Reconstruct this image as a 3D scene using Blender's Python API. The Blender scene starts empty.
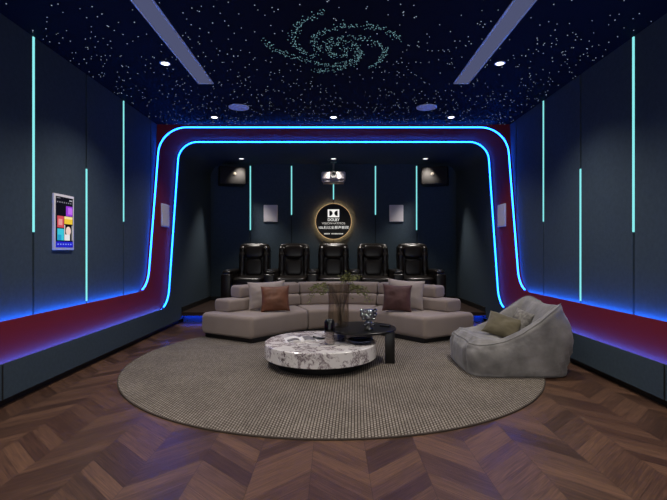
import bpy, bmesh, math, random
from mathutils import Vector, Matrix, noise
random.seed(7)
PI = math.pi
S = bpy.context.scene
C = S.collection

# ------------------------------------------------------------------ colour / materials
def lin(c):
    return tuple(((v/255)/12.92 if v/255 <= .04045 else ((v/255+.055)/1.055)**2.4) for v in c)

class NT:
    def __init__(self, m):
        m.use_nodes = True
        self.t = m.node_tree; self.t.nodes.clear()
    def n(self, typ, **kw):
        nd = self.t.nodes.new(typ)
        for k, v in kw.items():
            if k.startswith('i_'):
                nd.inputs[k[2:].replace('_', ' ')].default_value = v
            else: setattr(nd, k, v)
        return nd
    def l(self, a, b): self.t.links.new(a, b)
    def math(self, op, a, b=None, c=None):
        nd = self.t.nodes.new('ShaderNodeMath'); nd.operation = op
        for i, v in enumerate((a, b, c)):
            if v is None: continue
            if isinstance(v, (int, float)): nd.inputs[i].default_value = v
            else: self.l(v, nd.inputs[i])
        return nd.outputs[0]

def mat(name, col, rough=.6, metal=0., bump=0., bscale=200., bdist=.002, sheen=0., var=0., vscale=6., spec=.5, coat=0., stretch=None):
    m = bpy.data.materials.new(name); t = NT(m)
    out = t.n('ShaderNodeOutputMaterial'); p = t.n('ShaderNodeBsdfPrincipled')
    t.l(p.outputs[0], out.inputs[0])
    c = lin(col) + (1,)
    p.inputs['Base Color'].default_value = c
    p.inputs['Roughness'].default_value = rough
    p.inputs['Metallic'].default_value = metal
    p.inputs['Specular IOR Level'].default_value = spec
    p.inputs['Sheen Weight'].default_value = sheen
    p.inputs['Coat Weight'].default_value = coat
    tc = t.n('ShaderNodeTexCoord'); src = tc.outputs['Object']
    if stretch:
        mp = t.n('ShaderNodeMapping'); mp.inputs['Scale'].default_value = stretch
        t.l(src, mp.inputs[0]); src = mp.outputs[0]
    if var:
        nz = t.n('ShaderNodeTexNoise', i_Scale=vscale, i_Detail=5.0); t.l(src, nz.inputs['Vector'])
        r = t.n('ShaderNodeValToRGB')
        r.color_ramp.elements[0].position = .3; r.color_ramp.elements[1].position = .7
        r.color_ramp.elements[0].color = tuple(v*(1-var) for v in c[:3]) + (1,)
        r.color_ramp.elements[1].color = tuple(min(1, v*(1+var)) for v in c[:3]) + (1,)
        t.l(nz.outputs['Fac'], r.inputs[0]); t.l(r.outputs[0], p.inputs['Base Color'])
    if bump:
        nb = t.n('ShaderNodeTexNoise', i_Scale=bscale, i_Detail=3.0); t.l(src, nb.inputs['Vector'])
        b = t.n('ShaderNodeBump', i_Strength=bump, i_Distance=bdist)
        t.l(nb.outputs['Fac'], b.inputs['Height']); t.l(b.outputs[0], p.inputs['Normal'])
    return m

def emis(name, col, strength):
    m = bpy.data.materials.new(name); t = NT(m)
    out = t.n('ShaderNodeOutputMaterial'); e = t.n('ShaderNodeEmission')
    e.inputs[0].default_value = tuple(col) + (1,); e.inputs[1].default_value = strength
    t.l(e.outputs[0], out.inputs[0]); return m

def glass(name, tint, gl=.12, rough=.08):
    m = bpy.data.materials.new(name); t = NT(m)
    out = t.n('ShaderNodeOutputMaterial'); mx = t.n('ShaderNodeMixShader')
    a = t.n('ShaderNodeBsdfTransparent'); a.inputs[0].default_value = lin(tint) + (1,)
    g = t.n('ShaderNodeBsdfGlossy', i_Roughness=rough)
    lw = t.n('ShaderNodeLayerWeight', i_Blend=.25)
    f = t.math('ADD', t.math('MULTIPLY', lw.outputs['Facing'], .35), gl)
    t.l(f, mx.inputs[0]); t.l(a.outputs[0], mx.inputs[1]); t.l(g.outputs[0], mx.inputs[2])
    t.l(mx.outputs[0], out.inputs[0]); return m

def wood_floor():
    m = bpy.data.materials.new('chevron_walnut'); t = NT(m)
    out = t.n('ShaderNodeOutputMaterial'); p = t.n('ShaderNodeBsdfPrincipled'); t.l(p.outputs[0], out.inputs[0])
    tc = t.n('ShaderNodeTexCoord'); sp = t.n('ShaderNodeSeparateXYZ'); t.l(tc.outputs['Object'], sp.inputs[0])
    W = .313; P = .135
    x = t.math('ADD', sp.outputs[0], .122 + 20*2*W); y = t.math('ADD', sp.outputs[1], 20.0)
    s = t.math('PINGPONG', x, W)
    v = t.math('DIVIDE', t.math('ADD', y, t.math('MULTIPLY', s, .95)), P)
    row = t.math('FLOOR', v); fr = t.math('SUBTRACT', v, row)
    colx = t.math('DIVIDE', x, W); coli = t.math('FLOOR', colx); cf = t.math('SUBTRACT', colx, coli)
    cb = t.n('ShaderNodeCombineXYZ'); t.l(row, cb.inputs[0]); t.l(coli, cb.inputs[1])
    wn = t.n('ShaderNodeTexWhiteNoise', noise_dimensions='3D'); t.l(cb.outputs[0], wn.inputs['Vector'])
    # grain: along the plank s, across the plank fr
    gv = t.n('ShaderNodeCombineXYZ')
    t.l(t.math('ADD', t.math('MULTIPLY', s, 2.2), t.math('MULTIPLY', wn.outputs['Value'], 37.)), gv.inputs[0])
    t.l(t.math('MULTIPLY', fr, 2.0), gv.inputs[1]); t.l(t.math('MULTIPLY', coli, 3.7), gv.inputs[2])
    g1 = t.n('ShaderNodeTexNoise', i_Scale=2.2, i_Detail=6.0, i_Roughness=.65, i_Distortion=1.2); t.l(gv.outputs[0], g1.inputs['Vector'])
    gv2 = t.n('ShaderNodeCombineXYZ')
    t.l(t.math('ADD', t.math('MULTIPLY', s, 3.), t.math('MULTIPLY', wn.outputs['Value'], 91.)), gv2.inputs[0])
    t.l(t.math('MULTIPLY', fr, 14.0), gv2.inputs[1])
    g2 = t.n('ShaderNodeTexNoise', i_Scale=1.6, i_Detail=4.0); t.l(gv2.outputs[0], g2.inputs['Vector'])
    f = t.math('ADD', t.math('ADD', .05, t.math('MULTIPLY', wn.outputs['Value'], .25)), t.math('ADD', t.math('MULTIPLY', g1.outputs['Fac'], .62), t.math('MULTIPLY', g2.outputs['Fac'], .50)))
    r = t.n('ShaderNodeValToRGB')
    cr = r.color_ramp
    cr.elements[0].position = .40; cr.elements[0].color = lin((38, 26, 20)) + (1,)
    cr.elements[1].position = 1.0; cr.elements[1].color = lin((115, 84, 63)) + (1,)
    e = cr.elements.new(.68); e.color = lin((74, 53, 42)) + (1,)
    t.l(f, r.inputs[0])
    # knots
    kn = t.n('ShaderNodeTexVoronoi', i_Scale=2.1); t.l(tc.outputs['Object'], kn.inputs['Vector'])
    km = t.math('LESS_THAN', kn.outputs['Distance'], .035)
    # joints
    def edge(q, w):
        return t.math('LESS_THAN', t.math('MINIMUM', q, t.math('SUBTRACT', 1.0, q)), w)
    jn = t.math('MAXIMUM', edge(fr, .012), edge(cf, .005))
    dk = t.math('MAXIMUM', t.math('MULTIPLY', jn, .55), t.math('MULTIPLY', km, .65))
    mx = t.n('ShaderNodeMix', data_type='RGBA'); t.l(dk, mx.inputs[0]); t.l(r.outputs[0], mx.inputs[6])
    mx.inputs[7].default_value = lin((24, 16, 13)) + (1,)
    t.l(mx.outputs[2], p.inputs['Base Color'])
    t.l(t.math('ADD', .30, t.math('MULTIPLY', wn.outputs['Value'], .14)), p.inputs['Roughness'])
    p.inputs['Specular IOR Level'].default_value = .30
    b = t.n('ShaderNodeBump', i_Strength=.35, i_Distance=.003)
    h = t.math('SUBTRACT', t.math('ADD', t.math('MULTIPLY', g2.outputs['Fac'], .5), t.math('MULTIPLY', wn.outputs['Value'], .2)), t.math('MULTIPLY', jn, .8))
    t.l(h, b.inputs['Height']); t.l(b.outputs[0], p.inputs['Normal'])
    return m

def rug_mat():
    m = bpy.data.materials.new('woven_rug'); t = NT(m)
    out = t.n('ShaderNodeOutputMaterial'); p = t.n('ShaderNodeBsdfPrincipled'); t.l(p.outputs[0], out.inputs[0])
    tc = t.n('ShaderNodeTexCoord')
    mp = t.n('ShaderNodeMapping'); mp.inputs['Rotation'].default_value = (0, 0, PI/2+.05); t.l(tc.outputs['Object'], mp.inputs[0])
    b = t.n('ShaderNodeTexBrick', offset=.5, i_Scale=1.0)
    b.inputs['Brick Width'].default_value = .036; b.inputs['Row Height'].default_value = .0215
    b.inputs['Mortar Size'].default_value = .0046; b.inputs['Mortar Smooth'].default_value = .6
    b.inputs['Color1'].default_value = lin((157, 148, 137)) + (1,)
    b.inputs['Color2'].default_value = lin((138, 129, 119)) + (1,)
    b.inputs['Mortar'].default_value = lin((62, 54, 48)) + (1,)
    t.l(mp.outputs[0], b.inputs['Vector'])
    nz = t.n('ShaderNodeTexNoise', i_Scale=3.0, i_Detail=4.0); t.l(tc.outputs['Object'], nz.inputs['Vector'])
    mx = t.n('ShaderNodeMix', data_type='RGBA', blend_type='MULTIPLY'); mx.inputs[0].default_value = .5
    rr = t.n('ShaderNodeValToRGB'); rr.color_ramp.elements[0].color = (.6, .6, .6, 1); rr.color_ramp.elements[0].position = .3; rr.color_ramp.elements[1].position = .7
    t.l(nz.outputs['Fac'], rr.inputs[0]); t.l(b.outputs['Color'], mx.inputs[6]); t.l(rr.outputs[0], mx.inputs[7])
    t.l(mx.outputs[2], p.inputs['Base Color'])
    p.inputs['Roughness'].default_value = .95; p.inputs['Specular IOR Level'].default_value = .1
    bu = t.n('ShaderNodeBump', i_Strength=.8, i_Distance=.006); bu.invert = True
    t.l(b.outputs['Fac'], bu.inputs['Height']); t.l(bu.outputs[0], p.inputs['Normal'])
    return m

def marble_mat():
    m = bpy.data.materials.new('veined_marble'); t = NT(m)
    out = t.n('ShaderNodeOutputMaterial'); p = t.n('ShaderNodeBsdfPrincipled'); t.l(p.outputs[0], out.inputs[0])
    tc = t.n('ShaderNodeTexCoord')
    n0 = t.n('ShaderNodeTexNoise', i_Scale=3.5, i_Detail=6.0, i_Roughness=.6); t.l(tc.outputs['Object'], n0.inputs['Vector'])
    ad = t.n('ShaderNodeVectorMath', operation='MULTIPLY_ADD'); ad.inputs[1].default_value = (.55, .55, .55)
    t.l(n0.outputs['Color'], ad.inputs[0]); t.l(tc.outputs['Object'], ad.inputs[2])
    n1 = t.n('ShaderNodeTexNoise', i_Scale=2.8, i_Detail=9.0, i_Roughness=.66, i_Distortion=.7); t.l(ad.outputs[0], n1.inputs['Vector'])
    n2 = t.n('ShaderNodeTexNoise', i_Scale=7.0, i_Detail=7.0, i_Roughness=.7, i_Distortion=1.2); t.l(ad.outputs[0], n2.inputs['Vector'])
    d1 = t.math('ABSOLUTE', t.math('SUBTRACT', n1.outputs['Fac'], .5))
    r1 = t.n('ShaderNodeValToRGB'); c = r1.color_ramp
    c.elements[0].position = .0; c.elements[0].color = lin((92, 76, 82)) + (1,)
    c.elements[1].position = .05; c.elements[1].color = lin((230, 225, 224)) + (1,)
    e = c.elements.new(.016); e.color = lin((176, 165, 168)) + (1,)
    t.l(d1, r1.inputs[0])
    r2 = t.n('ShaderNodeValToRGB'); c = r2.color_ramp
    c.elements[0].position = .32; c.elements[0].color = lin((84, 56, 60)) + (1,)
    c.elements[1].position = .42; c.elements[1].color = (1, 1, 1, 1)
    t.l(n2.outputs['Fac'], r2.inputs[0])
    mx = t.n('ShaderNodeMix', data_type='RGBA', blend_type='MULTIPLY'); mx.inputs[0].default_value = 1.
    t.l(r1.outputs[0], mx.inputs[6]); t.l(r2.outputs[0], mx.inputs[7]); t.l(mx.outputs[2], p.inputs['Base Color'])
    p.inputs['Roughness'].default_value = .18
    return m

M = {}
M['wall'] = mat('slate_fabric_panel', (64, 78, 90), .85, bump=.3, bscale=160, var=.09, vscale=30, spec=.2)
M['groove'] = mat('dark_groove', (9, 11, 14), .8)
M['ceil'] = mat('midnight_ceiling', (7, 10, 25), .8, spec=.15, bump=.2, bscale=300)
M['red'] = mat('burgundy_panel', (126, 31, 35), .75, spec=.2, bump=.15, bscale=200)
M['kick'] = mat('black_skirting', (14, 14, 15), .5)
M['floor'] = wood_floor()
M['platform'] = mat('dark_wood_platform', (58, 42, 34), .45, var=.25, vscale=5, stretch=(1, 12, 1))
M['white'] = mat('white_grille', (236, 234, 236), .6)
M['fabric_grille'] = mat('pale_speaker_cloth', (228, 222, 224), .8, bump=.2, bscale=500)
M['chrome'] = mat('chrome', (225, 225, 228), .06, metal=1.)
M['steel'] = mat('brushed_steel', (150, 150, 155), .35, metal=1.)
M['leather'] = mat('black_leather', (25, 20, 17), .29, bump=.15, bscale=120, spec=.5)
M['sofa'] = mat('taupe_velour', (152, 138, 130), .85, bump=.12, bscale=300, sheen=.25, var=.05, vscale=4, spec=.2)
M['pillow_grey'] = mat('grey_linen', (170, 158, 153), .9, bump=.3, bscale=250, spec=.1, sheen=.1)
M['pillow_brown'] = mat('cognac_leather', (112, 68, 45), .55, var=.2, vscale=9, bump=.1, bscale=150)
M['pillow_wine'] = mat('wine_velvet', (76, 42, 41), .7, var=.18, vscale=9, sheen=.15)
M['pillow_olive'] = mat('olive_cushion', (92, 84, 62), .8, var=.15, vscale=8, sheen=.2)
M['beanbag'] = mat('grey_velvet', (132, 129, 127), .8, var=.34, vscale=6, sheen=.3, bump=.35, bscale=25, bdist=.012, spec=.2)
M['seam'] = mat('grey_welt', (136, 134, 132), .8)
M['rug'] = rug_mat()
M['rug_edge'] = mat('rug_binding', (60, 50, 42), .9)
M['marble'] = marble_mat()
M['black'] = mat('satin_black', (16, 16, 17), .3)
M['matte_black'] = mat('matte_black', (12, 12, 13), .6)
M['navy_glaze'] = mat('navy_glaze', (42, 52, 80), .25, coat=.3)
M['smoke'] = glass('smoked_glass', (150, 142, 138), .10)
M['flute'] = glass('fluted_glass', (240, 236, 230), .04, .15)
M['clear'] = glass('clear_glass', (235, 230, 228), .16)
M['dark_glass'] = glass('dark_glass', (84, 72, 68), .05)
M['leaf'] = mat('leaf', (120, 122, 72), .5, var=.4, vscale=25)
M['twig'] = mat('twig', (84, 74, 60), .8)
M['paper'] = mat('white_paper', (232, 228, 226), .6)
M['print'] = mat('grey_print', (120, 116, 118), .5, var=.4, vscale=20)
M['speaker_cloth'] = mat('brown_speaker_front', (22, 18, 15), .8, bump=.2, bscale=400)
M['cyan_strip'] = emis('pale_cyan_led', (.24, .80, .82), 1.1)
M['blue_led'] = emis('blue_led', (.006, .11, 1.0), 23.0)
M['cove_led'] = emis('cove_led', (.012, .16, 1.0), 42.0)
M['blue_led_low'] = emis('blue_led_step', (.006, .07, 1.0), 26.)
M['lamp'] = emis('lamp_lens', (1, .95, .88), 6.0)
M['lamp_dim'] = emis('lamp_lens_dim', (1, .95, .9), 2.0)
M['gold_led'] = emis('warm_halo_led', (1.0, .50, .18), 20.)
M['gold_edge'] = emis('warm_edge_light', (1.0, .66, .34), .55)
M['panel_glow'] = emis('dim_glow_panel', (.40, .45, .88), .19)  # weak emission added for the even lavender tone of the ceiling slots
M['star'] = emis('star_point', (.66, .80, 1.0), .50)
M['galaxy'] = emis('galaxy_point', (.36, .72, .80), .46)
M['sign_white'] = emis('lit_lettering', (1, .98, .94), .9)
M['sign_dim'] = emis('lit_small_lettering', (1, .95, .88), .6)
M['tweeter'] = mat('silver_tweeter', (150, 140, 125), .4, metal=.3)

# ------------------------------------------------------------------ mesh helpers
class MB:
    def __init__(self): self.bm = bmesh.new()
    def box(self, c, s, bevel=0., seg=3, rot=None):
        r = bmesh.ops.create_cube(self.bm, size=1.0); vs = r['verts']
        bmesh.ops.scale(self.bm, vec=s, verts=vs)
        if bevel:
            es = list({e for v in vs for e in v.link_edges})
            rb = bmesh.ops.bevel(self.bm, geom=vs + es, offset=bevel, segments=seg, affect='EDGES', profile=.5)
            vs = list({v for f in rb['faces'] for v in f.verts} | {v for v in vs if v.is_valid})
        if rot is not None: bmesh.ops.rotate(self.bm, cent=(0, 0, 0), matrix=rot, verts=vs)
        bmesh.ops.translate(self.bm, vec=c, verts=vs); return self
    def lathe(self, prof, c=(0, 0, 0), seg=32, mod=None, close=True):
        rings = []
        for (r, z) in prof:
            if r <= 1e-6: rings.append([self.bm.verts.new((c[0], c[1], c[2]+z))])
            else:
                rings.append([self.bm.verts.new((c[0]+r*(mod(2*PI*k/seg, z) if mod else 1)*math.cos(2*PI*k/seg),
                                                 c[1]+r*(mod(2*PI*k/seg, z) if mod else 1)*math.sin(2*PI*k/seg), c[2]+z)) for k in range(seg)])
        for a, b in zip(rings, rings[1:]):
            for k in range(seg):
                k2 = (k+1) % seg
                if len(a) == 1 and len(b) == 1: continue
                if len(a) == 1: self.bm.faces.new((a[0], b[k2], b[k]))
                elif len(b) == 1: self.bm.faces.new((a[k], a[k2], b[0]))
                else: self.bm.faces.new((a[k], a[k2], b[k2], b[k]))
        return self
    def tube(self, pts, r, seg=6, taper=1.0):
        pts = [Vector(p) for p in pts]; rings = []
        n = len(pts)
        for i, p in enumerate(pts):
            t = (pts[min(i+1, n-1)] - pts[max(i-1, 0)]).normalized()
            a = t.cross(Vector((0, 0, 1)));
            if a.length < 1e-3: a = t.cross(Vector((1, 0, 0)))
            a.normalize(); b = t.cross(a)
            rr = r*(1+(taper-1)*i/max(1, n-1))
            rings.append([self.bm.verts.new(p + rr*(a*math.cos(2*PI*k/seg) + b*math.sin(2*PI*k/seg))) for k in range(seg)])
        for a, b in zip(rings, rings[1:]):
            for k in range(seg): self.bm.faces.new((a[k], a[(k+1) % seg], b[(k+1) % seg], b[k]))
        self.bm.faces.new(rings[0][::-1]); self.bm.faces.new(rings[-1]); return self
    def sq(self, c, s, e1=.35, e2=.35, nu=24, nv=16, fn=None, rot=None):
        # superellipsoid, half sizes s
        def pw(v, e): return math.copysign(abs(v)**e, v)
        rows = []
        for i in range(nv+1):
            ph = -PI/2 + PI*i/nv
            row = []
            for k in range(nu):
                th = 2*PI*k/nu
                p = Vector((s[0]*pw(math.cos(ph), e1)*pw(math.cos(th), e2), s[1]*pw(math.cos(ph), e1)*pw(math.sin(th), e2), s[2]*pw(math.sin(ph), e1)))
                if fn: p = fn(p)
                if rot is not None: p = rot @ p
                row.append(self.bm.verts.new(p + Vector(c)))
                if i in (0, nv): break
            rows.append(row)
        for a, b in zip(rows, rows[1:]):
            for k in range(nu):
                k2 = (k+1) % nu
                if len(a) == 1: self.bm.faces.new((a[0], b[k2], b[k]))
                elif len(b) == 1: self.bm.faces.new((a[k], a[k2], b[0]))
                else: self.bm.faces.new((a[k], a[k2], b[k2], b[k]))
        return self
    def strip(self, rows, closed=False, caps=False):
        # rows of points -> quads
        R = [[self.bm.verts.new(p) for p in r] for r in rows]
        n = len(R[0])
        for a, b in zip(R, R[1:]):
            for k in range(n if closed else n-1):
                self.bm.faces.new((a[k], a[(k+1) % n], b[(k+1) % n], b[k]))
        if caps: self.bm.faces.new(R[0][::-1]); self.bm.faces.new(R[-1])
        return R
    def ngon(self, pts): self.bm.faces.new([self.bm.verts.new(p) for p in pts]); return self
    def prism(self, poly, z0, z1):
        a = [self.bm.verts.new((p[0], p[1], z0)) for p in poly]; b = [self.bm.verts.new((p[0], p[1], z1)) for p in poly]
        n = len(poly); self.bm.faces.new(a[::-1]); self.bm.faces.new(b)
        for k in range(n): self.bm.faces.new((a[k], a[(k+1) % n], b[(k+1) % n], b[k]))
        return self
    def build(self, name, m, parent=None, angle=35, normals=True, loc=None):
        if normals: bmesh.ops.recalc_face_normals(self.bm, faces=self.bm.faces)
        me = bpy.data.meshes.new(name); self.bm.to_mesh(me); self.bm.free()
        me.materials.append(M[m] if isinstance(m, str) else m)
        me.shade_smooth(); me.set_sharp_from_angle(angle=math.radians(angle))
        o = bpy.data.objects.new(name, me); C.objects.link(o)
        if parent: o.parent = parent
        if loc: o.location = loc
        return o

def thing(name, label, cat, loc=(0, 0, 0), rz=0, group=None):
    o = bpy.data.objects.new(name, None); C.objects.link(o); o.empty_display_size = .1
    o.location = loc; o.rotation_euler = (0, 0, rz); return tag(o, label, cat, group)
def tag(o, label, cat, group=None, kind=None):
    o['label'] = label; o['category'] = cat
    if group: o['group'] = group
    if kind: o['kind'] = kind
    return o
def struct(o, label=None):
    o['kind'] = 'structure'
    if label: o['label'] = label
    return o
def dup(root, loc, label, rz=None):
    r = root.copy(); C.objects.link(r); r.location = loc; r['label'] = label
    if rz is not None: r.rotation_euler = (0, 0, rz)
    for ch in list(root.children):
        c = ch.copy(); C.objects.link(c); c.parent = r
        for g in list(ch.children):
            d = g.copy(); C.objects.link(d); d.parent = c
    return r
def smooth(a, b, x):
    t = max(0., min(1., (x-a)/(b-a))); return t*t*(3-2*t)

# ------------------------------------------------------------------ camera
cam = bpy.data.cameras.new('camera'); co = bpy.data.objects.new('camera', cam); C.objects.link(co)
co.location = (0, 0, 1.2); co.rotation_euler = (PI/2, 0, 0)
cam.sensor_width = 36; cam.lens = 36*445/667; cam.clip_start = .05
S.camera = co

# ------------------------------------------------------------------ room shell
W1, W2, W3 = 2.62, 2.56, 2.50
H, Z2, Z3 = 3.065, 3.005, 2.945
YB, YF = 9.05, -1.2
b = MB(); b.box((0, 3.9, -.05), (5.6, 10.6, .1)); struct(b.build('floor', 'floor'))
b = MB(); b.box((0, 3.9, H+.05), (5.6, 10.6, .1)); struct(b.build('ceiling', 'ceil'))
seams = [3.886 - .833*k for k in range(6, 0, -1)] + [3.886, 4.719, 5.552, 6.385]
for sx, nm in ((-1, 'left'), (1, 'right')):
    b = MB(); ys = [YF] + seams + [9.1]
    for y0, y1 in zip(ys, ys[1:]):
        b.box((sx*(W1+.011), (y0+y1)/2, (H+.4)/2), (.022, y1-y0-.024, H-.4), .003, 1)
    o = struct(b.build('wall_'+nm, 'wall'))
    g = MB(); g.box((sx*(W1+.06), 3.95, H/2), (.08, 10.3, H)); g.build('panel_backing', 'groove', o)

def arch(W, Z, r, yref, zref, zl, rf, slope=.19):
    """edge of a lining: list of (point, b) from the left ledge, up, over the ceiling and down the right side"""
    def yl(z): return yref + slope*(z-zref)
    phi = math.atan2(1, slope); T = rf*math.tan(phi/2)
    yc = yl(zl); side = []
    cy, cz = yc-T, zl+rf
    y = YF
    side.append((YF, zl)); side.append(((YF+cy)/2, zl))
    N = 14
    for k in range(N+1):
        th = phi*k/N; side.append((cy + rf*math.sin(th), cz - rf*math.cos(th)))
    zt = Z-r
    for k in range(1, 9):
        z = side[2+N][1] + (zt-side[2+N][1])*k/8; side.append((yl(z), z))
    L = [(Vector((-W, p[0], p[1])), Vector((-1, 0, 0))) for p in side]
    N2 = 14
    for k in range(1, N2+1):
        a = PI/2*k/N2; z = zt + r*math.sin(a)
        L.append((Vector((-(W-r)-r*math.cos(a), yl(z), z)), Vector((-math.cos(a), 0, math.sin(a)))))
    full = L + [(Vector((0, L[-1][0].y, Z)), Vector((0, 0, 1)))] + [(Vector((-p.x, p.y, p.z)), Vector((-q.x, q.y, q.z))) for p, q in L[::-1]]
    out = []
    n = len(full)
    for i, (p, q) in enumerate(full):
        t = (full[min(i+1, n-1)][0] - full[max(0, i-1)][0]).normalized()
        nn = t.cross(q).normalized()
        out.append((p, q, nn))
    return out, len(side), N, yl

AO, nsO, NF, ylO = arch(W2, Z2, .37, 6.56, 2.645, .647, .33)
AI, nsI, _, ylI = arch(W3, Z3, .28, 7.22, 2.654, .336, .33)

def rim(path, ns, lipz, wall, box):
    """step face between two layers; on the ledges a lip hides the strip"""
    rows = []
    n = len(path)
    for i, (p, q, nn) in enumerate(path):
        j = min(i, n-1-i)
        d = lipz if j < 2 + 3 else (lipz*(1-smooth(4, 8, j)))
        # distance along q to the enclosing layer
        bw, bh = box
        ds = []
        if abs(q.x) > 1e-4: ds.append((bw-abs(p.x))/abs(q.x))
        if q.z > 1e-4: ds.append((bh-p.z)/q.z)
        D = min(ds)
        rows.append([p, p + q*.010, p + q*.010 - nn*d, p + q*(D+.02) - nn*d])
    return rows
LIP = .026
b = MB()
nO = len(AO)
for sx in (-1, 1):
    pts = [(sx*W2, p.y, p.z) for p, q, nn in AO[:nsO]]
    inn = [(sx*W2, (p-nn*.1).y, (p-nn*.1).z) for p, q, nn in AI[:nsI]]
    b.ngon(pts + inn[::-1])
b.strip([[p, Vector((p.x, ylI(p.z)+.15, p.z))] for p, q, nn in AO[nsO-1:nO-nsO+1]])
b.strip(rim(AO, nsO, LIP, W1, (W1, H)))
struct(b.build('trim_1', 'red', normals=False), 'burgundy ribbon band wrapping walls and ceiling between blue light lines')
b = MB()
nI = len(AI)
for sx in (-1, 1):
    pts = [(sx*W3, p.y, p.z) for p, q, nn in AI[:nsI]]
    zt = pts[-1][2]
    b.ngon(pts + [(sx*W3, YB+.1, zt), (sx*W3, YB+.1, .066), (sx*W3, YF, .066)])
    b.ngon([(sx*W3, YF, .066), (sx*W3, YB+.1, .066), (sx*(W3+.12), YB+.1, .066), (sx*(W3+.12), YF, .066)])
b.strip([[p, Vector((p.x, YB+.1, p.z))] for p, q, nn in AI[nsI-1:nI-nsI+1]])
b.strip(rim(AI, nsI, LIP, W2, (W2, Z2)))
o = struct(b.build('wall_alcove', 'wall', normals=False))
for sx in (-1, 1): MB().box((sx*(W3-.001), 3.36, .20), (.006, .012, .266)).build('panel_joint', 'groove', o)
bs = [0, -.853, .853, -1.695, 1.695]
b = MB(); xs = sorted(bs); xs = [-2.6] + xs + [2.6]
for x0, x1 in zip(xs, xs[1:]): b.box(((x0+x1)/2, YB+.011, 1.5), (x1-x0-.012, .022, 3.0), .003, 1)
o = struct(b.build('wall_back', 'wall'))
g = MB(); g.box((0, YB+.06, 1.5), (5.3, .08, 3.1)); g.build('panel_backing', 'groove', o)
for sx, nm in ((-1, 'left'), (1, 'right')):
    b = MB(); b.box((sx*(W3+.10), 3.05, .035), (.1, 8.5, .07)); struct(b.build('baseboard_'+nm, 'kick'))
    b = MB(); b.box((sx*(W3-.008), 8.2, .22), (.016, 1.75, .08)); struct(b.build('baseboard_alcove_'+nm, 'kick'))
b = MB(); b.box((0, YB-.008, .22), (4.96, .016, .08)); struct(b.build('baseboard_back', 'kick'))
PZ = .18
b = MB(); b.box((0, 8.19, PZ-.02), (4.998, 1.76, .04), .006, 2)
o = struct(b.build('platform', 'platform'), 'low dark wooden step carrying the recliners')
b = MB(); b.box((0, 8.22, .07), (4.99, 1.64, .14)); b.build('riser', 'wall', o)
b = MB(); b.box((0, 7.355, .134), (4.96, .03, .010)); b.build('step_light', 'blue_led_low', o)
b = MB(); b.box((0, 7.318, .145), (4.996, .014, .055), .003, 1); b.build('nosing', 'platform', o)

# ------------------------------------------------------------------ light lines
def strip_along(path, i0, i1, d, b0, b1, h0, h1):
    rows = []
    for (p, q, nn) in path[i0:i1]:
        rows.append([p+q*b0-nn*d+nn*h0, p+q*b1-nn*d+nn*h0, p+q*b1-nn*d+nn*h1, p+q*b0-nn*d+nn*h1])
    return rows
FIL = 5
for path, n, d_, lab, lab2 in ((AO, nO, LIP, 'glowing blue light line along outer edge of burgundy arch', 'outer'),
                          (AI, nI, LIP, 'glowing blue light line along inner edge of burgundy arch', 'inner')):
    rows = strip_along(path, FIL, n-FIL, 0., .014, .028, .0, .009)
    # follow the lip where it fades
    mb = MB(); mb.strip(rows, closed=True, caps=True)
    tag(mb.build('arch_light_strip', 'blue_led'), lab, 'light strip')
    for side, (i0, i1) in (('left', (0, FIL)), ('right', (n-FIL, n))):
        rows = strip_along(path, i0, i1, LIP, .022, .048, .001, .009)
        mb = MB(); mb.strip(rows, closed=True, caps=True)
        where = 'top of burgundy band, washing the slate panels blue' if lab2 == 'outer' else 'top of low slate plinth, washing the burgundy band blue'
        tag(mb.build('cove_light_strip', 'cove_led'), 'blue cove light along %s wall at %s' % (side, where), 'light strip')

def vstrip(x, y, z0, z1, label, axis):
    mb = MB()
    if axis == 'x': mb.box((x, y, (z0+z1)/2), (.016, .017, z1-z0))
    else: mb.box((x, y, (z0+z1)/2), (.022, .016, z1-z0))
    return tag(mb.build('wall_light_strip', 'cyan_strip'), label, 'light strip', 'vertical light strips on the walls')
for sx, nm in ((-1, 'left'), (1, 'right')):
    vstrip(sx*(W1-.004+.006), 3.886, 1.357, H-.005, 'cyan vertical light strip on %s wall nearest the camera, down from ceiling' % nm, 'x')
    vstrip(sx*(W1-.004+.006), 4.719, .66, 2.06, 'cyan vertical light strip on %s wall rising from burgundy band' % nm, 'x')
    vstrip(sx*(W1-.004+.006), 5.552, 1.555, H-.005, 'cyan vertical light strip on %s wall nearest the arch, down from ceiling' % nm, 'x')
vstrip(0, YB+.002, 2.229, 2.908, 'short cyan light strip on back wall between projector and round sign', 'y')
for sx, nm in ((-1, 'left'), (1, 'right')):
    vstrip(sx*.853, YB+.002, 1.918, 2.908, 'medium cyan light strip on back wall just %s of round sign' % nm, 'y')
    vstrip(sx*1.69, YB+.002, 1.607, 2.908, 'long cyan light strip on back wall beside the %s corner speaker' % nm, 'y')

# ------------------------------------------------------------------ ceiling fittings
LIGHTS = []
def downlight(x, y, z, label, m='lamp', r=.038):
    t = thing('downlight', label, 'light', (x, y, z), 0, 'recessed ceiling downlights')
    MB().lathe([(r, -.001), (r+.012, -.001), (r+.014, -.006), (r+.002, -.008), (r, -.006), (r, -.001)], seg=24).build('trim_ring', 'white', t)
    MB().lathe([(0, -.004), (r, -.004), (r, -.0015), (0, -.0015)], seg=24).build('lens', m, t)
downlight(-1.68, 4.44, H, 'white downlight beside the inner end of left linear panel')
downlight(1.66, 4.44, H, 'white downlight beside the inner end of right linear panel')
downlight(-1.67, 6.24, H, 'white downlight in starry ceiling above left corner of arch', r=.04)
downlight(0., 6.24, H, 'white downlight in starry ceiling above middle of arch', r=.04)
downlight(1.65, 6.24, H, 'white downlight in starry ceiling above right corner of arch', r=.04)
downlight(-1.755, 8.49, Z3, 'small downlight in alcove ceiling near left corner speaker', 'lamp_dim', .045)
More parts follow.
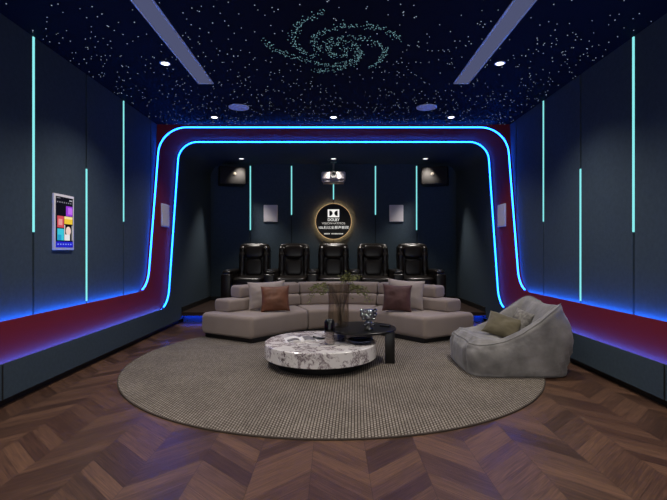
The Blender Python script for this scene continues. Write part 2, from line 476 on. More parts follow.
downlight(0., 8.49, Z3, 'small downlight in alcove ceiling above the projector', 'lamp_dim', .045)
downlight(1.755, 8.49, Z3, 'small downlight in alcove ceiling near right corner speaker', 'lamp_dim', .045)
for x, nm in ((-1.236, 'left'), (1.216, 'right')):
    t = thing('ceiling_speaker', 'round pale ceiling speaker grille left of arch centre' if nm == 'left' else 'round pale ceiling speaker grille right of arch centre', 'speaker', (x, 5.81, H), 0, 'round ceiling speakers')
    MB().lathe([(.118, 0), (.132, 0), (.132, -.006), (.118, -.010), (.118, 0)], seg=40).build('rim', 'white', t)
    MB().lathe([(0, -.008), (.118, -.008), (.118, 0), (0, 0)], seg=40).build('grille', 'fabric_grille', t)
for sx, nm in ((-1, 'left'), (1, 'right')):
    t = thing('linear_ceiling_panel', 'long dim lavender ceiling panel on the %s of the galaxy' % nm, 'light', (sx*1.425, 3.2, H), 0, 'linear ceiling panels')
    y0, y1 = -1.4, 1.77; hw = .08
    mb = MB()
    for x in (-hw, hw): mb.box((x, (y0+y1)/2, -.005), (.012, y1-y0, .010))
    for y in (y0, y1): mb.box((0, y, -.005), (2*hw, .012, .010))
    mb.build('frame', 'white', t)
    MB().box((0, (y0+y1)/2, -.002), (2*hw-.01, y1-y0-.01, .004)).build('diffuser', 'panel_glow', t)  # slot surface with an added faint glow, even along its length

def ceil_pt(px, py):
    Y = 445*(H-1.2)/(250-py); return ((px-333.5)*Y/445, Y)
arms = [
 [(262,39),(270,46),(283,53),(297,58),(312,62),(330,65),(345,63),(356,58),(360,51),(355,45)],
 [(325,12),(312,16),(302,22),(294,30),(291,38),(296,46),(305,53),(318,57)],
 [(398,40),(393,33),(382,27),(368,25),(352,25),(336,27),(324,31),(315,36),(313,43),(318,49)],
 [(368,67),(377,63),(384,57),(386,51),(380,44),(368,39),(352,37),(338,38),(328,42),(322,48)],
 [(310,69),(322,71),(336,70),(349,66),(358,60),(361,53)],
 [(355,45),(345,42),(334,44),(327,50),(333,56),(345,56),(350,50),(342,47)],
]
def disc(mb, x, y, r):
    z0, z1 = H-.0005, H-.003
    a = [mb.bm.verts.new((x+r*math.cos(2*PI*k/6), y+r*math.sin(2*PI*k/6), z1)) for k in range(6)]
    mb.bm.faces.new(a[::-1])
    a2 = [mb.bm.verts.new((x+r*math.cos(2*PI*k/6), y+r*math.sin(2*PI*k/6), z0)) for k in range(6)]
    for k in range(6): mb.bm.faces.new((a[k], a[(k+1) % 6], a2[(k+1) % 6], a2[k]))
mb = MB(); rnd = random.Random(3)
for arm in arms:
    pts = [Vector(ceil_pt(*p)) for p in arm]
    for a, c in zip(pts, pts[1:]):
        nn = int((c-a)  .length/.0074)
        for k in range(nn):
            p = a.lerp(c, rnd.random())
            q = p + Vector((rnd.gauss(0, .021), rnd.gauss(0, .030)))
            disc(mb, q.x, q.y, rnd.uniform(.0026, .0044))
tag(mb.build('galaxy_light_points', 'galaxy', normals=True), 'spiral galaxy of tiny pale cyan light points in starry ceiling', 'ceiling lights', None, 'stuff')
stars = []
gx = [ceil_pt(*p) for arm in arms for p in arm]
while len(stars) < 1200:
    x = rnd.uniform(-2.6, 2.6); y = 2.9 + 3.75*rnd.random()**.85
    if noise.noise((x*2.2, y*2.2, 5.)) < rnd.uniform(-.9, .15): continue
    if abs(abs(x)-1.425) < .11 and y < 5.05: continue
    if any(math.hypot(x-a, y-c) < .10 for a, c in gx): continue
    stars.append((x, y, rnd.uniform(.0026, .0050)))
stars.sort(key=lambda s: s[1])
seen = [s for s in stars if s[1] > 3.32 and abs(s[0]) < s[1]*.745]
near = seen[:300]; ns = set(near)
m0 = MB(); disc(m0, 0, 0, .006); 
m0o = m0.build('star_light', 'star'); me = m0o.data
for v in me.vertices: v.co.z -= H
first = True
for (x, y, r) in near:
    o = m0o if first else m0o.copy()
    if not first: C.objects.link(o)
    first = False
    o.location = (x, y, H); o.scale = (r/.006, r/.006, 1)
    tag(o, 'tiny white star light in dark ceiling on the camera side of the galaxy', 'star light', 'star lights in the near part of the ceiling')
mb = MB()
for s in stars:
    if s not in ns: disc(mb, *s)
tag(mb.build('star_field', 'star'), 'scattered tiny white star lights in dark ceiling towards the arch', 'star lights', None, 'stuff')

# ------------------------------------------------------------------ wall fittings
for sx, nm in ((-1, 'left'), (1, 'right')):
    t = thing('wall_speaker', 'white flush speaker panel on back wall, %s of round sign' % nm, 'speaker', (sx*1.276, YB, 1.943), 0, 'white flush wall speakers')
    MB().box((0, -.012, 0), (.283, .024, .344), .008, 2).build('bezel', 'white', t)
    MB().box((0, -.0255, 0), (.262, .006, .322), .002, 1).build('grille', 'fabric_grille', t)
    t = thing('wall_speaker', 'white flush speaker panel on burgundy band of %s wall' % nm, 'speaker', (sx*W2, 6.735, 1.722), 0, 'white flush wall speakers')
    MB().box((-sx*.012, 0, 0), (.024, .29, .344), .008, 2).build('bezel', 'white', t)
    MB().box((-sx*.0255, 0, 0), (.006, .27, .322), .002, 1).build('grille', 'fabric_grille', t)
    # corner surround speaker
    t = thing('surround_speaker', 'dark brown box speaker hung in upper %s corner of alcove' % nm, 'speaker', (sx*1.985, 8.70, 2.635), -sx*.35, 'corner surround speakers')
    MB().box((0, 0, 0), (.50, .30, .35), .02, 3).build('cabinet', 'matte_black', t)
    MB().box((0, -.152, 0), (.46, .012, .31), .005, 2).build('front_grille', 'speaker_cloth', t)
    d = MB().lathe([(0, .012), (.02, .010), (.03, 0), (.03, -.004), (0, -.004)], seg=20).build('tweeter', 'tweeter', t)
    d.rotation_euler = (PI/2, 0, 0); d.location = (sx*-.03, -.159, .03)
    MB().box((0, .19, .02), (.10, .12, .08), .01, 2).build('bracket', 'matte_black', t)

# round illuminated sign
t = thing('round_sign', 'round black wall sign with white lettering and warm halo', 'sign', (0, YB, 1.778))
R_ = .352
d = MB().lathe([(0, 0), (R_, 0), (R_+.004, .004), (R_+.004, .022), (R_, .026), (0, .026)], seg=72).build('disc', 'matte_black', t)
d.rotation_euler = (PI/2, 0, 0); d.location = (0, -.045, 0)
d = MB().lathe([(R_-.03, 0), (R_-.002, 0), (R_-.002, .016), (R_-.03, .016), (R_-.03, 0)], seg=72).build('halo_ring', 'gold_led', t)
d.rotation_euler = (PI/2, 0, 0); d.location = (0, -.026, 0)
d = MB().lathe([(R_+.002, 0), (R_+.012, 0), (R_+.012, .010), (R_+.002, .010), (R_+.002, 0)], seg=72).build('edge_light', 'gold_edge', t)
d.rotation_euler = (PI/2, 0, 0); d.location = (0, -.046, 0)
d = MB().lathe([(0, 0), (R_-.1, 0), (R_-.1, .03), (0, .03)], seg=40).build('wall_mount', 'matte_black', t)
d.rotation_euler = (PI/2, 0, 0); d.location = (0, -.002, 0)
def text(body, size, x, z, y, parent, name, m, bold=0., width=None):
    cu = bpy.data.curves.new('t', 'FONT'); cu.body = body; cu.size = size; cu.align_x = 'CENTER'; cu.align_y = 'CENTER'
    cu.extrude = .002; cu.offset = bold
    o = bpy.data.objects.new('t', cu); C.objects.link(o)
    dg = bpy.context.evaluated_depsgraph_get(); dg.update()
    me = bpy.data.meshes.new_from_object(o.evaluated_get(dg)); bpy.data.objects.remove(o)
    me.name = name; me.materials.clear(); me.materials.append(M[m])
    q = bpy.data.objects.new(name, me); C.objects.link(q); q.parent = parent
    w = max(v.co.x for v in me.vertices)-min(v.co.x for v in me.vertices) if len(me.vertices) else 1
    sc = (width/w) if width else 1
    q.rotation_euler = (PI/2, 0, 0); q.scale = (sc, 1, 1); q.location = (x, y, z); return q
SY = -.074
# double-D emblem: white rectangle with two facing dark D shapes
mb = MB(); ew, eh = .232, .158; ez = .162
mb.box((0, SY, ez), (ew, .004, eh)); mb.build('emblem_plate', 'sign_white', t)
for s in (-1, 1):
    poly = []
    x0 = s*(ew/2-.032)
    n = 14
    for k in range(n+1):
        a = -PI/2 + PI*k/n
        poly.append((x0 - s*(.008 + .058*math.cos(a)), .054*math.sin(a)))
    poly = [(x0, -.054)] + poly + [(x0, .054)]
    mb = MB()
    a = [mb.bm.verts.new((p[0], SY-.0045, ez+p[1])) for p in poly]; c2 = [mb.bm.verts.new((p[0], SY-.001, ez+p[1])) for p in poly]
    mb.bm.faces.new(a); mb.bm.faces.new(c2[::-1])
    for k in range(len(poly)): mb.bm.faces.new((a[k], a[(k+1) % len(poly)], c2[(k+1) % len(poly)], c2[k]))
    mb.build('emblem_letter', 'matte_black', t)
text('DOLBY', .078, 0, .030, SY, t, 'lettering', 'sign_white', .0005, .235)
text('VISION+ATMOS', .060, 0, -.042, SY, t, 'lettering', 'sign_dim', 0, .47)
text('10L杜比全景声影院', .066, 0, -.128, SY, t, 'lettering', 'sign_white', 0, .60)
mb = MB(); x = -.19
rr = random.Random(5)
while x < .19:
    w = rr.uniform(.012, .03)
    if not (-.075 < x < -.05): mb.box((x+w/2, SY, -.250), (w*.78, .003, rr.uniform(.018, .026)))
    x += w
mb.build('fine_print', 'sign_dim', t)

# projector
t = thing('projector', 'white ceiling projector hanging above round sign in alcove', 'projector', (0, 8.80, 2.63))
def pf(p):
    k = 1 - .10*max(0, -p.z/.1)
    return Vector((p.x*k, p.y, p.z))
MB().box((0, 0, .012), (.474, .36, .165), .035, 4).build('body', mat('projector_white', (196, 188, 188), .4), t)
MB().box((0, 0, -.088), (.42, .32, .045), .015, 3).build('lower_shell', mat('projector_grey', (150, 144, 145), .45), t)
d = MB().lathe([(0, .0), (.034, .004), (.040, .02), (.066, .026), (.072, .0), (.072, -.03), (0, -.03)], seg=32).build('lens_barrel', 'matte_black', t)
d.rotation_euler = (PI/2, 0, 0); d.location = (0, -.178, .03)
g = MB().lathe([(0, .010), (.012, .008), (.018, 0), (0, 0)], seg=20).build('lens_glass', 'chrome', d)
MB().lathe([(.018, .09), (.018, .30)], seg=16).build('drop_pole', 'steel', t)
MB().box((0, 0, .306), (.115, .115, .012), .003, 1).build('ceiling_plate', 'steel', t)

# wall touch panel on the left wall
t = thing('wall_touch_panel', 'white framed upright touch screen on left wall showing colourful tiles', 'screen', (-W1, 4.2975, 1.4665))
PW, PH = .321, .533
MB().box((.011, 0, 0), (.022, PW, PH), .006, 2).build('frame', mat('panel_frame', (240, 234, 236), .4), t)
scr = MB().box((.0225, 0, 0), (.003, PW-.05, PH-.05)).build('display', emis('screen_black', (.01, .01, .02), .6), t)
SWd, SHt = PW-.05, PH-.05
def tile(name, u0, u1, v0, v1, col, st=1.0, shape=None, lift=.0008):
    y0, y1 = (u0-.5)*SWd, (u1-.5)*SWd; z0, z1 = (.5-v1)*SHt, (.5-v0)*SHt
    mb = MB()
    if shape == 'oval':
        n = 24
        a = [mb.bm.verts.new((.024+lift, (y0+y1)/2+(y1-y0)/2*math.cos(2*PI*k/n), (z0+z1)/2+(z1-z0)/2*math.sin(2*PI*k/n))) for k in range(n)]
        c2 = [mb.bm.verts.new((.024, v.co.y, v.co.z)) for v in a]
        mb.bm.faces.new(a)
        for k in range(n): mb.bm.faces.new((a[k], a[(k+1) % n], c2[(k+1) % n], c2[k]))
    else: mb.box((.024+lift/2, (y0+y1)/2, (z0+z1)/2), (lift, y1-y0, z1-z0))
    mb.build(name, emis('tile_'+name, lin(col), st), scr)
tile('tile', .58, .97, .17, .37, (150, 60, 210)); tile('tile', .70, .97, .20, .33, (190, 110, 235), 1, None, .0012)
tile('tile', .08, .45, .38, .61, (205, 80, 90)); tile('tile', .14, .36, .44, .56, (225, 150, 150), 1, None, .0012)
tile('tile', .48, .97, .38, .53, (235, 195, 60)); tile('tile', .48, .97, .38, .43, (245, 225, 150), 1, None, .0012)
tile('tile', .08, .45, .63, .86, (60, 195, 215)); tile('tile', .10, .30, .75, .86, (40, 150, 200), 1, None, .0012)
tile('portrait', .48, .97, .55, .86, (225, 220, 220))
tile('portrait', .52, .93, .55, .86, (18, 14, 16), 1, None, .0012)
tile('portrait', .56, .86, .58, .76, (235, 205, 195), 1, 'oval', .0016)
tile('portrait', .50, .80, .74, .86, (228, 225, 228), 1, None, .0018)
tile('dock', .0, 1., .885, 1., (40, 40, 205), .9)
for k in range(6): tile('icon', .08+.15*k, .15+.15*k, .925, .95, (130, 150, 240), 1, None, .0014)
for k in range(7): tile('icon', .06+.13*k, .12+.13*k, .095, .12, (150, 150, 165), .7)
tile('icon', .05, .25, .02, .035, (150, 150, 160), .7); tile('icon', .78, .95, .04, .065, (190, 190, 200), .8)

# ------------------------------------------------------------------ rug
b = MB(); b.lathe([(0, 0), (2.135, 0), (2.14, .004), (2.135, .012), (0, .012)], seg=128)
o = tag(b.build('round_rug', 'rug', loc=(-.02, 4.94, .0)), 'large round grey-beige woven rug on chevron wood floor', 'rug')
b = MB(); b.lathe([(2.134, .0005), (2.143, .0005), (2.143, .010), (2.134, .0125), (2.134, .0005)], seg=128); b.build('edge_binding', 'rug_edge', o)
RZ = .0125

# ------------------------------------------------------------------ recliners
def tiltx(a): return Matrix.Rotation(a, 3, 'X')
def make_arm(x, parent):
    a = MB().box((x, -.56, .30), (.185, .86, .58), .025, 3).build('armrest', 'leather', parent)
    MB().sq((x, -.52, .615), (.098, .43, .045), .5, .4).build('arm_pad', 'leather', a)
    MB().lathe([(.036, .0), (.036, .018), (.050, .020), (.052, .012), (.052, -.01), (.036, -.01)], c=(x, -.86, .645), seg=24).build('cup_holder', 'steel', a)
t = thing('recliner', 'black leather recliner at left end of the row on the step', 'recliner', (-1.532, 8.86, PZ), 0, 'black cinema recliners in a row')
MB().box((0, -.52, .16), (.56, .80, .30), .02, 2).build('base', 'leather', t)
MB().sq((0, -.60, .43), (.282, .36, .105), .35, .3, 28, 16).build('seat', 'leather', t)
MB().box((0, -.945, .25), (.545, .07, .33), .028, 3).build('footrest', 'leather', t)
rt = tiltx(-.15)
bk = MB().sq((0, -.16, .76), (.300, .115, .385), .28, .3, 36, 22, rot=rt).build('backrest', 'leather', t)
for s in (-1, 1):
    def ruch(p):
        w = 1 + .10*math.sin(p.z*46)
        return Vector((p.x*w, p.y*w, p.z))
    MB().sq((s*.232, -.235, .74), (.066, .085, .36), .45, .8, 20, 44, ruch, rt).build('bolster', 'leather', bk)
MB().sq((0, -.225, .985), (.185, .075, .135), .55, .45, 28, 18, rot=rt).build('headrest', 'leather', bk)
MB().sq((0, -.265, .69), (.165, .060, .175), .5, .4, 28, 18, rot=rt).build('lumbar_cushion', 'leather', bk)
make_arm(-.375, t)
labs = ['black leather recliner second from left in the row, left of the sign', 'black leather recliner in the middle of the row under the round sign',
        'black leather recliner second from right in the row, right of the sign', 'black leather recliner at right end of the row on the step']
last = None
for i, lb in enumerate(labs): last = dup(t, (-.766+.766*i, 8.86, PZ), lb)
make_arm(.375, last)

# ------------------------------------------------------------------ sofa
def bez(pts, n):
    # Catmull-Rom through pts
    P = [Vector(p) for p in pts]; P = [2*P[0]-P[1]] + P + [2*P[-1]-P[-2]]
    out = []
    for i in range(1, len(P)-2):
        for k in range(n):
            u = k/n; a, b_, c, d = P[i-1], P[i], P[i+1], P[i+2]
            out.append(.5*((2*b_)+(c-a)*u+(2*a-5*b_+4*c-d)*u*u+(3*b_-a-3*c+d)*u**3))
    out.append(P[-2]); return out
def sampler(pts):
    L = bez(pts, 16); d = [0]
    for a, c in zip(L, L[1:]): d.append(d[-1]+(c-a).length)
    def f(s):
        x = max(0, min(1, s))*d[-1]
        for i in range(len(d)-1):
            if x <= d[i+1]+1e-9:
                u = (x-d[i])/max(1e-9, d[i+1]-d[i]); return L[i].lerp(L[i+1], u)
        return L[-1]
    f.len = d[-1]; return f
SX = .06
hf = [(-1.09, 5.62), (-.80, 5.94), (-.46, 6.28), (0, 6.44)]
hb = [(-1.88, 6.07), (-1.58, 6.42), (-1.10, 6.92), (-.58, 7.19), (0, 7.26)]
def sym(h): return h + [(-x, y) for x, y in h[-2::-1]]
Fp, Bp = sampler(sym(hf)), sampler(sym(hb))
def slab(s0, s1, t0, t1, z0, z1, r, n=36, rend=None, puff=0.):
    rend = rend or r
    rows = []
    Lm = (Fp.len+Bp.len)/2*(s1-s0)
    ss = []
    ne = 6
    for k in range(ne): ss.append((rend*(1-math.cos(PI/2*k/ne))/Lm, math.sin(PI/2*k/ne)))
    for k in range(n+1): ss.append((rend/Lm + (1-2*rend/Lm)*k/n, 1.))
    for k in range(ne-1, -1, -1): ss.append((1-rend*(1-math.cos(PI/2*k/ne))/Lm, math.sin(PI/2*k/ne)))
    for (u, g) in ss:
        s = s0+(s1-s0)*u
        f, bb = Fp(s), Bp(s); d = bb-f; Ld = d.length; d = d/Ld
        a, c = t0*Ld, t1*Ld
        ins = rend*(1-g)
        a2, c2, zz0, zz1 = a+ins, c-ins, z0+ins*.6, z1-ins
        rr = min(r, (c2-a2)/2*.95, (zz1-zz0)/2*.95)
        loop = []
        for (ca, cz, a0) in ((c2-rr, zz1-rr, 0), (a2+rr, zz1-rr, 90), (a2+rr, zz0+rr, 180), (c2-rr, zz0+rr, 270)):
            for k in range(6):
                th = math.radians(a0+90*k/5)
                x = ca+rr*math.cos(th); z = cz+rr*math.sin(th)
                loop.append(Vector((f.x+d.x*x+SX, f.y+d.y*x, z)))
        if puff:
            for p in loop:
                if p.z > z1-.02: p.z += puff*math.sin(PI*u)**.5
        rows.append(loop)
    mb = MB(); mb.strip(rows, closed=True, caps=True); return mb
sofa = thing('curved_sofa', 'large curved taupe sofa with stacked roll back in front of the recliners', 'sofa')
q1, q2 = .345, .655
slab(.012, .988, .03, .97, RZ, .075, .01).build('plinth', 'matte_black', sofa)
slab(0, q1-.001, 0, 1, .065, .350, .055).build('seat', 'sofa', sofa)
slab(q1+.001, q2-.001, 0, 1, .065, .350, .05, rend=.02).build('seat', 'sofa', sofa)
slab(q2+.001, 1, 0, 1, .065, .350, .055).build('seat', 'sofa', sofa)
e1, e2 = .045, .105
p1, p2 = .355, .655
for (a, c) in ((e1, p1), (p1+.002, p2-.002), (p2, 1-e1)):
    slab(a, c, .64, .985, .345, .520, .042, rend=.035).build('back_cushion', 'sofa', sofa)
for (a, c) in ((e2, p1), (p1+.002, p2-.002), (p2, 1-e2)):
    slab(a, c, .71, 1.0, .515, .690, .045, rend=.035).build('back_cushion', 'sofa', sofa)

# ------------------------------------------------------------------ cushions
def cushion(name, w, h, th, m, loc, rot, label, seed=0):
    n = 26; mb = MB(); rows = []
    grid = {}
    for sgn in (1, -1):
        for i in range(n+1):
            for j in range(n+1):
                u, v = -1+2*i/n, -1+2*j/n
                edge_ = (abs(u) == 1 or abs(v) == 1)
                if edge_ and sgn == -1: grid[(sgn, i, j)] = grid[(1, i, j)]; continue
                k = max(0, (1-abs(u)**2.4))*max(0, (1-abs(v)**2.4))
                x = u*w/2*(1-.09*(1-v*v)); z = v*h/2*(1-.09*(1-u*u))
                y = -sgn*th/2*k**.55
                wr = noise.noise((u*1.7+seed, v*1.7, sgn*2.))*.012*k**.3 + noise.noise((u*4+seed, v*4, sgn*2.+9))*.005
                grid[(sgn, i, j)] = mb.bm.verts.new((x, y + (wr if not edge_ else 0), z))
    for sgn in (1, -1):
        for i in range(n):
            for j in range(n):
                f = [grid[(sgn, i, j)], grid[(sgn, i+1, j)], grid[(sgn, i+1, j+1)], grid[(sgn, i, j+1)]]
                mb.bm.faces.new(f if sgn == 1 else f[::-1])
    o = mb.build(name, m, angle=80); o.location = loc; o.rotation_euler = rot
    # welt
    return tag(o, label, 'cushion')
RX = math.radians
cushion('throw_pillow', .53, .40, .17, 'pillow_grey', (-.945, 6.30, .560), (RX(-9), RX(-3), RX(6)), 'pale grey linen cushion behind the brown one on left of sofa', 1)
cushion('throw_pillow', .40, .36, .14, 'pillow_brown', (-.805, 6.15, .528), (RX(-16), RX(-2), RX(4)), 'cognac brown leather cushion leaning on grey cushion, left of sofa', 2)
cushion('throw_pillow', .53, .42, .17, 'pillow_grey', (1.02, 6.30, .572), (RX(-9), RX(4), RX(-5)), 'pale grey linen cushion behind the wine one on right of sofa', 3)
cushion('throw_pillow', .41, .38, .14, 'pillow_wine', (.88, 6.15, .537), (RX(-16), RX(3), RX(-3)), 'dark wine red cushion leaning on grey cushion, right of sofa', 4)

# ------------------------------------------------------------------ marble coffee table
t = thing('coffee_table', 'round low table with thick veined white marble top on rug', 'table', (-.135, 4.66, RZ))
MB().lathe([(0, .088), (.568, .088), (.580, .095), (.580, .230), (.571, .2375), (0, .2375)], seg=96).build('marble_top', 'marble', t)
MB().lathe([(0, 0), (.45, 0), (.455, .01), (.455, .0885), (0, .0885)], seg=64).build('base', 'matte_black', t)
TZ = RZ+.2375; KS = 1.08
# side table
t = thing('side_table', 'low round black side table overlapping the marble table', 'table', (.29, 4.80, RZ))
MB().lathe([(0, .333), (.375, .333), (.382, .338), (.382, .352), (.376, .357), (0, .357)], seg=72).build('tabletop', 'black', t)
def leg_panel(a0, a1, r):
    mb = MB(); n = 8; po = []; pi_ = []
    for k in range(n+1):
        a = math.radians(a0+(a1-a0)*k/n); po.append((r*math.cos(a), r*math.sin(a))); pi_.append(((r-.03)*math.cos(a), (r-.03)*math.sin(a)))
    return mb.prism(po+pi_[::-1], 0, .334)
for (x, y, a) in ((.30, -.14, 0), (.12, .27, 60), (-.20, .20, 130)): MB().box((x, y, .167), (.10, .035, .334), .004, 2, Matrix.Rotation(RX(a), 3, 'Z')).build('leg', 'black', t)
SZ = RZ+.357

# objects on the tables
# jar
t = thing('lidded_jar', 'cut glass jar with dark domed lid on marble table', 'jar', (-.040, 4.474, TZ)); t.scale = (KS,)*3
MB().lathe([(0, 0), (.042, 0), (.046, .006), (.046, .125), (.042, .125), (.042, .012), (0, .012)], seg=40, mod=lambda a, z: 1+.03*math.cos(12*a)).build('glass_body', 'clear', t)
MB().lathe([(0, .013), (.040, .013), (.040, .06), (0, .06)], seg=24).build('wax', mat('wax', (190, 178, 172), .5), t)
MB().lathe([(.0, .126), (.046, .126), (.049, .13), (.049, .205), (.040, .226), (.022, .238), (0, .240)], seg=36).build('lid', 'dark_glass', t)
MB().lathe([(.044, .122), (.051, .122), (.051, .134), (.044, .134), (.044, .122)], seg=36).build('collar', 'black', t)
# navy bowl
t = thing('shallow_bowl', 'shallow round navy bowl at right side of marble table', 'bowl', (.272, 4.53, TZ)); t.scale = (KS,)*3
MB().lathe([(0, 0), (.05, 0), (.06, .006), (.105, .022), (.126, .036), (.122, .039), (.10, .028), (.05, .014), (0, .012)], seg=48).build('bowl_body', 'navy_glaze', t)
# magazine
t = thing('open_magazine', 'open magazine with grey printed pages on left of marble table', 'magazine', (-.345, 4.70, TZ), RX(12)); t.scale = (KS,)*3
for s in (-1, 1):
    mb = MB(); rows = []
    for k in range(9):
        u = k/8; x = s*u*.155; z = .004+.022*math.sin(PI*min(1, u*1.1))*(1-.6*u)
        rows.append([(x, -.115, z), (x, .115, z), (x, .115, .001), (x, -.115, .001)])
    mb.strip(rows, closed=True, caps=True); pg = mb.build('page_block', 'paper', t)
    mb = MB(); rows = []
    for k in range(7):
        u = .16+.72*k/6; x = s*u*.155; z = .0052+.022*math.sin(PI*min(1, u*1.1))*(1-.6*u)
        rows.append([(x, -.10, z), (x, .09 if s > 0 else .0, z), (x, .09 if s > 0 else 0., z-.0008), (x, -.10, z-.0008)])
    mb.strip(rows, closed=True, caps=True); mb.build('photo_print', 'print', pg)
# leaf dish
mb = MB(); n = 20; rows = []
for k in range(n+1):
    u = k/n; w = .040*math.sin(PI*u)**.8 + .0008; x = -.075+.15*u
    rows.append([(x, -w, .016*abs(2*u-1)**2+.008), (x, -w*.5, .003+.01*abs(2*u-1)**2), (x, w*.5, .003+.01*abs(2*u-1)**2), (x, w, .016*abs(2*u-1)**2+.008),
                 (x, w*.5, .0+.01*abs(2*u-1)**2), (x, -w*.5, .0+.01*abs(2*u-1)**2)])
mb.strip(rows, closed=True, caps=True)
o = mb.build('leaf_dish', 'black'); o.location = (-.150, 4.76, TZ); o.scale = (KS,)*3; o.rotation_euler = (0, 0, RX(-25))
tag(o, 'small black leaf shaped dish beside magazine on marble table', 'dish')
# chrome ornament: bubble cluster
t = thing('chrome_ornament', 'shiny chrome bubble cluster ornament on black side table', 'ornament', (.365, 4.64, SZ)); t.scale = (1.15,)*3
MB().lathe([(0, 0), (.040, 0), (.042, .008), (.028, .018), (.020, .04), (.0, .05)], seg=28).build('foot', 'black', t)
mb = MB()
for (x, y, z, r) in ((0, 0, .065, .032), (0, -.012, .118, .040), (-.046, 0, .10, .018), (.046, 0, .10, .018), (-.058, .0, .135, .022), (.058, 0, .135, .022),
                     (-.060, 0, .172, .020), (.060, 0, .172, .020), (-.026, 0, .164, .022), (.026, 0, .164, .022), (.040, -.01, .05, .018), (-.034, 0, .046, .016), (0, 0, .165, .022)):
    mb.sq((x, y, z), (r, r, r), 1., 1., 20, 12)
mb.build('bubble_cluster', mat('dark_chrome', (175, 176, 182), .08, metal=1.), t)
# remote
o = MB().box((0, 0, .009), (.05, .11, .018), .004, 2).build('remote_control', 'matte_black', loc=(.56, 4.82, SZ)); o.rotation_euler = (0, 0, RX(60))
tag(o, 'small black remote control near right edge of side table', 'remote control')
# vase with branches
VX, VY = .055, 4.85
t = thing('glass_vase', 'tall fluted smoky glass vase on black side table', 'vase', (VX, VY, SZ))
fl = lambda a, z: 1+.035*math.cos(18*a)
MB().lathe([(0, 0), (.100, 0), (.106, .006), (.112, .12), (.106, .25), (.112, .36), (.120, .46), (.114, .46), (.106, .36), (.100, .25), (.106, .12), (.098, .015), (0, .012)],
           seg=108, mod=fl).build('vase_body', 'flute', t)
br = thing('leafy_branches', 'thin green leafy branches standing in the glass vase', 'branches', (VX, VY, SZ+.02))
rb = random.Random(11)
tw = MB(); lf = MB()
def leaf(p, d, L):
    d = d.normalized(); s = d.cross(Vector((0, 0, 1)))
    if s.length < .05: s = Vector((1, 0, 0))
    s.normalize(); s = (s + Vector((rb.uniform(-.4, .4), rb.uniform(-.4, .4), rb.uniform(-.6, .6)))).normalized(); up = s.cross(d)
    w = L*.32
    pts = [p, p+d*L*.3+s*w+up*.004, p+d*L*.7+s*w*.8, p+d*L, p+d*L*.7-s*w*.8, p+d*L*.3-s*w+up*.004, p+d*L*.5-up*.005]
    v = [lf.bm.verts.new(q) for q in pts]; m_ = v[6]
    for a, c in ((0, 1), (1, 2), (2, 3), (3, 4), (4, 5), (5, 0)): lf.bm.faces.new((v[a], v[c], m_))
ends = []
for k in range(22):
    side = -1 if k % 2 else 1
    if k < 10: ex = side*rb.uniform(.20, .36); ez = rb.uniform(.20, .42)
    elif k < 16: ex = side*rb.uniform(.10, .24); ez = rb.uniform(.28, .50)
    else: ex = rb.uniform(.0, .26); ez = rb.uniform(.46, .56)
    ey = rb.uniform(-.14, .06)
    p0 = Vector((rb.uniform(.0, .05), rb.uniform(-.03, .03), 0)); p1 = Vector((side*.03+rb.uniform(.0, .05), rb.uniform(-.04, .04), .44))
    p3 = Vector((ex, ey, ez)); p2 = Vector((ex*.7, ey*.6, max(ez, .44)+.05))
    c_ = [((1-u)**3)*p0+3*u*(1-u)**2*p1+3*u*u*(1-u)*p2+u**3*p3 for u in [i/22 for i in range(23)]]
    tw.tube(c_, .0028, 5, .45)
    for i in range(9, 23):
        for _ in range(3):
            d = (c_[i]-c_[i-1]).normalized() *.5 + Vector((rb.uniform(-1, 1), rb.uniform(-1, 1), rb.uniform(-.8, .7)))
            c_off = Vector((rb.gauss(0, .012), rb.gauss(0, .012), rb.gauss(0, .012)))
            if c_[i].z > .47 or abs(c_[i].x) > .125: leaf(c_[i]+c_off, d, rb.uniform(.018, .034))
tw.build('twig', 'twig', br); lf.build('foliage', 'leaf', br, normals=False)

# ------------------------------------------------------------------ beanbag armchair (faces -X)
t = thing('beanbag_chair', 'slouchy grey velvet beanbag armchair at right edge of rug', 'armchair', (1.765, 4.58, RZ))
A_, B_ = .485, .45
def rimH(x, y):
    u = (x+A_)/(2*A_); yn = abs(y)/B_
    h = .285 + .05*smooth(.02, .45, u) + .315*smooth(.30, 1.0, u)
    h += .035*smooth(.55, .95, yn)*smooth(.75, 1., u)
    h -= .045*(1-smooth(.15, .6, yn))*smooth(.8, 1., u)
    return h
mb = MB(); NT_, NS, NC = 120, 22, 18
rows = []
def plan(th):
    e = .36
    c, s = math.cos(th), math.sin(th)
    return math.copysign(abs(c)**e, c)*A_, math.copysign(abs(s)**e, s)*B_
def wr(p):
    a = noise.noise((p.x*4.5, p.y*4.5, p.z*4.5))*.024
    a += noise.noise((p.x*13+p.z*8, p.y*13, p.z*3))*.016
    # diagonal drag folds near the foot of the back
    f = smooth(.0, .5, p.x)*smooth(.42, .05, p.z) if p.z < .42 else 0
    a += .013*math.sin((p.x*1.0+p.z*.7)*70)*smooth(.05, .35, p.x)*(1-smooth(.12, .36, p.z))
    return a
def groove(y): return sum(math.exp(-((y-g)/.022)**2) for g in (-.25, -.02, .22))
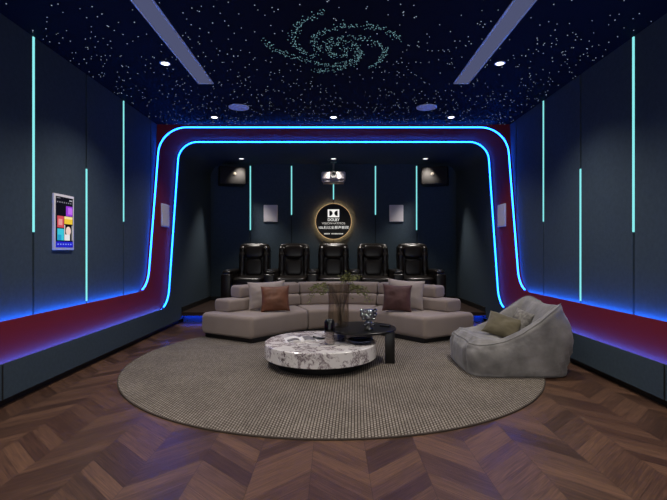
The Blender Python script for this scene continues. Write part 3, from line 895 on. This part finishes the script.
for i in range(NS+1):
    v = i/NS; row = []
    for k in range(NT_):
        th = 2*PI*k/NT_; px, py = plan(th); h = rimH(px, py)
        u = (px+A_)/(2*A_)
        bulge = .955 + .075*math.sin(PI*min(1, v*.85+.10)) - .03*smooth(.8, 1., v)
        x, y, z = px*bulge, py*bulge, v*h
        x += .03*u*math.sin(PI*min(1, v*1.1)) - .01*v*u
        p = Vector((x, y, z)); w = wr(p)*smooth(0, .10, v)
        n_ = Vector((px/A_, py/B_, .1)).normalized()
        if px < -A_*.8: w -= .022*groove(py)*smooth(.05, .4, v)
        if v > .86: w += .010*smooth(.86, .96, v)*(1-smooth(.96, 1., v))
        p += n_*w; p.z = max(0.0, p.z)
        row.append(p)
    rows.append(row)
rimrow = rows[-1]
for j in range(1, NC+1):
    rho = 1-(j/NC)**1.2*.985; row = []
    for k in range(NT_):
        q = rimrow[k]; x, y = q.x*rho, q.y*rho
        xn, yn = x/A_, abs(y)/B_
        seat = .300 + .018*math.cos(PI*.5*min(1, yn*1.2)) - .035*smooth(-.7, .3, xn)
        wb = smooth(.20, .80, xn); wa = smooth(.50, .82, yn)
        hr = rimH(x, y)
        z = seat + (hr-seat)*max(wb, wa*smooth(-.95, -.1, xn))
        z += .030*math.sin(PI*smooth(.72, 1.0, rho)) if rho > .72 else 0
        z -= .022*groove(y)*(1-wb)
        z += noise.noise((x*6, y*6, 3.))*.020 + noise.noise((x*17, y*17, 7.))*.010
        f = 1-smooth(.88, 1., rho)
        row.append(Vector((x, y, q.z*(1-f)+z*f)))
    rows.append(row)
mb.strip(rows, closed=True, caps=True)
mb.build('beanbag_body', 'beanbag', t, angle=180)
# welt seam round the rim
mb = MB(); loop = [p + Vector((0, 0, .004)) for p in rimrow]; mb.tube(loop+[loop[0]], .004, 6); mb.build('welt', 'seam', t)
cushion('throw_pillow', .36, .30, .13, 'pillow_olive', (1.775, 4.66, .405), (RX(-48), RX(14), RX(-32)), 'olive green cushion lying on the grey beanbag armchair', 6)
cushion('throw_pillow', .28, .24, .09, mat('striped_grey', (120, 116, 110), .9, var=.5, vscale=30), (1.97, 4.68, .455), (RX(-25), RX(8), RX(-75)), 'small mottled grey cushion tucked behind the olive one on beanbag', 8)

# ------------------------------------------------------------------ lights
def spot(name, loc, power, angle=100, blend=.8, col=(1, .93, .85), rad=.06, target=None):
    l = bpy.data.lights.new(name, 'SPOT'); l.energy = power; l.spot_size = RX(angle); l.spot_blend = blend; l.color = col; l.shadow_soft_size = rad
    o = bpy.data.objects.new(name, l); C.objects.link(o); o.location = loc
    if target: o.rotation_euler = (Vector(target)-Vector(loc)).to_track_quat('-Z', 'Y').to_euler()
    return o
for x, y in ((-1.68, 4.44), (1.66, 4.44)): spot('ceiling_spot', (x, y, H-.02), 150, 120, 1.)
for x, y in ((-1.67, 6.24), (0, 6.24), (1.65, 6.24)): spot('ceiling_spot', (x, y, H-.02), 80, 110, 1.)
for x in (-1.755, 0, 1.755): spot('alcove_spot', (x, 8.49, Z3-.02), 130, 82, .7)
for y in (2.6, .8):
    for x in (-1.68, 0, 1.68): spot('ceiling_spot', (x, y, H-.02), 115, 130, 1., rad=.12)
w = bpy.data.worlds.new('world'); S.world = w; w.use_nodes = True
w.node_tree.nodes['Background'].inputs[0].default_value = (.33, .33, .335, 1); w.node_tree.nodes['Background'].inputs[1].default_value = 2.4

S.view_settings.view_transform = 'Standard'; S.view_settings.look = 'None'; S.view_settings.gamma = 1; S.view_settings.exposure = 0
S.view_settings.use_curve_mapping = False
cy = S.cycles
cy.max_bounces = 8; cy.transparent_max_bounces = 16; cy.use_denoising = True; cy.sample_clamp_indirect = 6
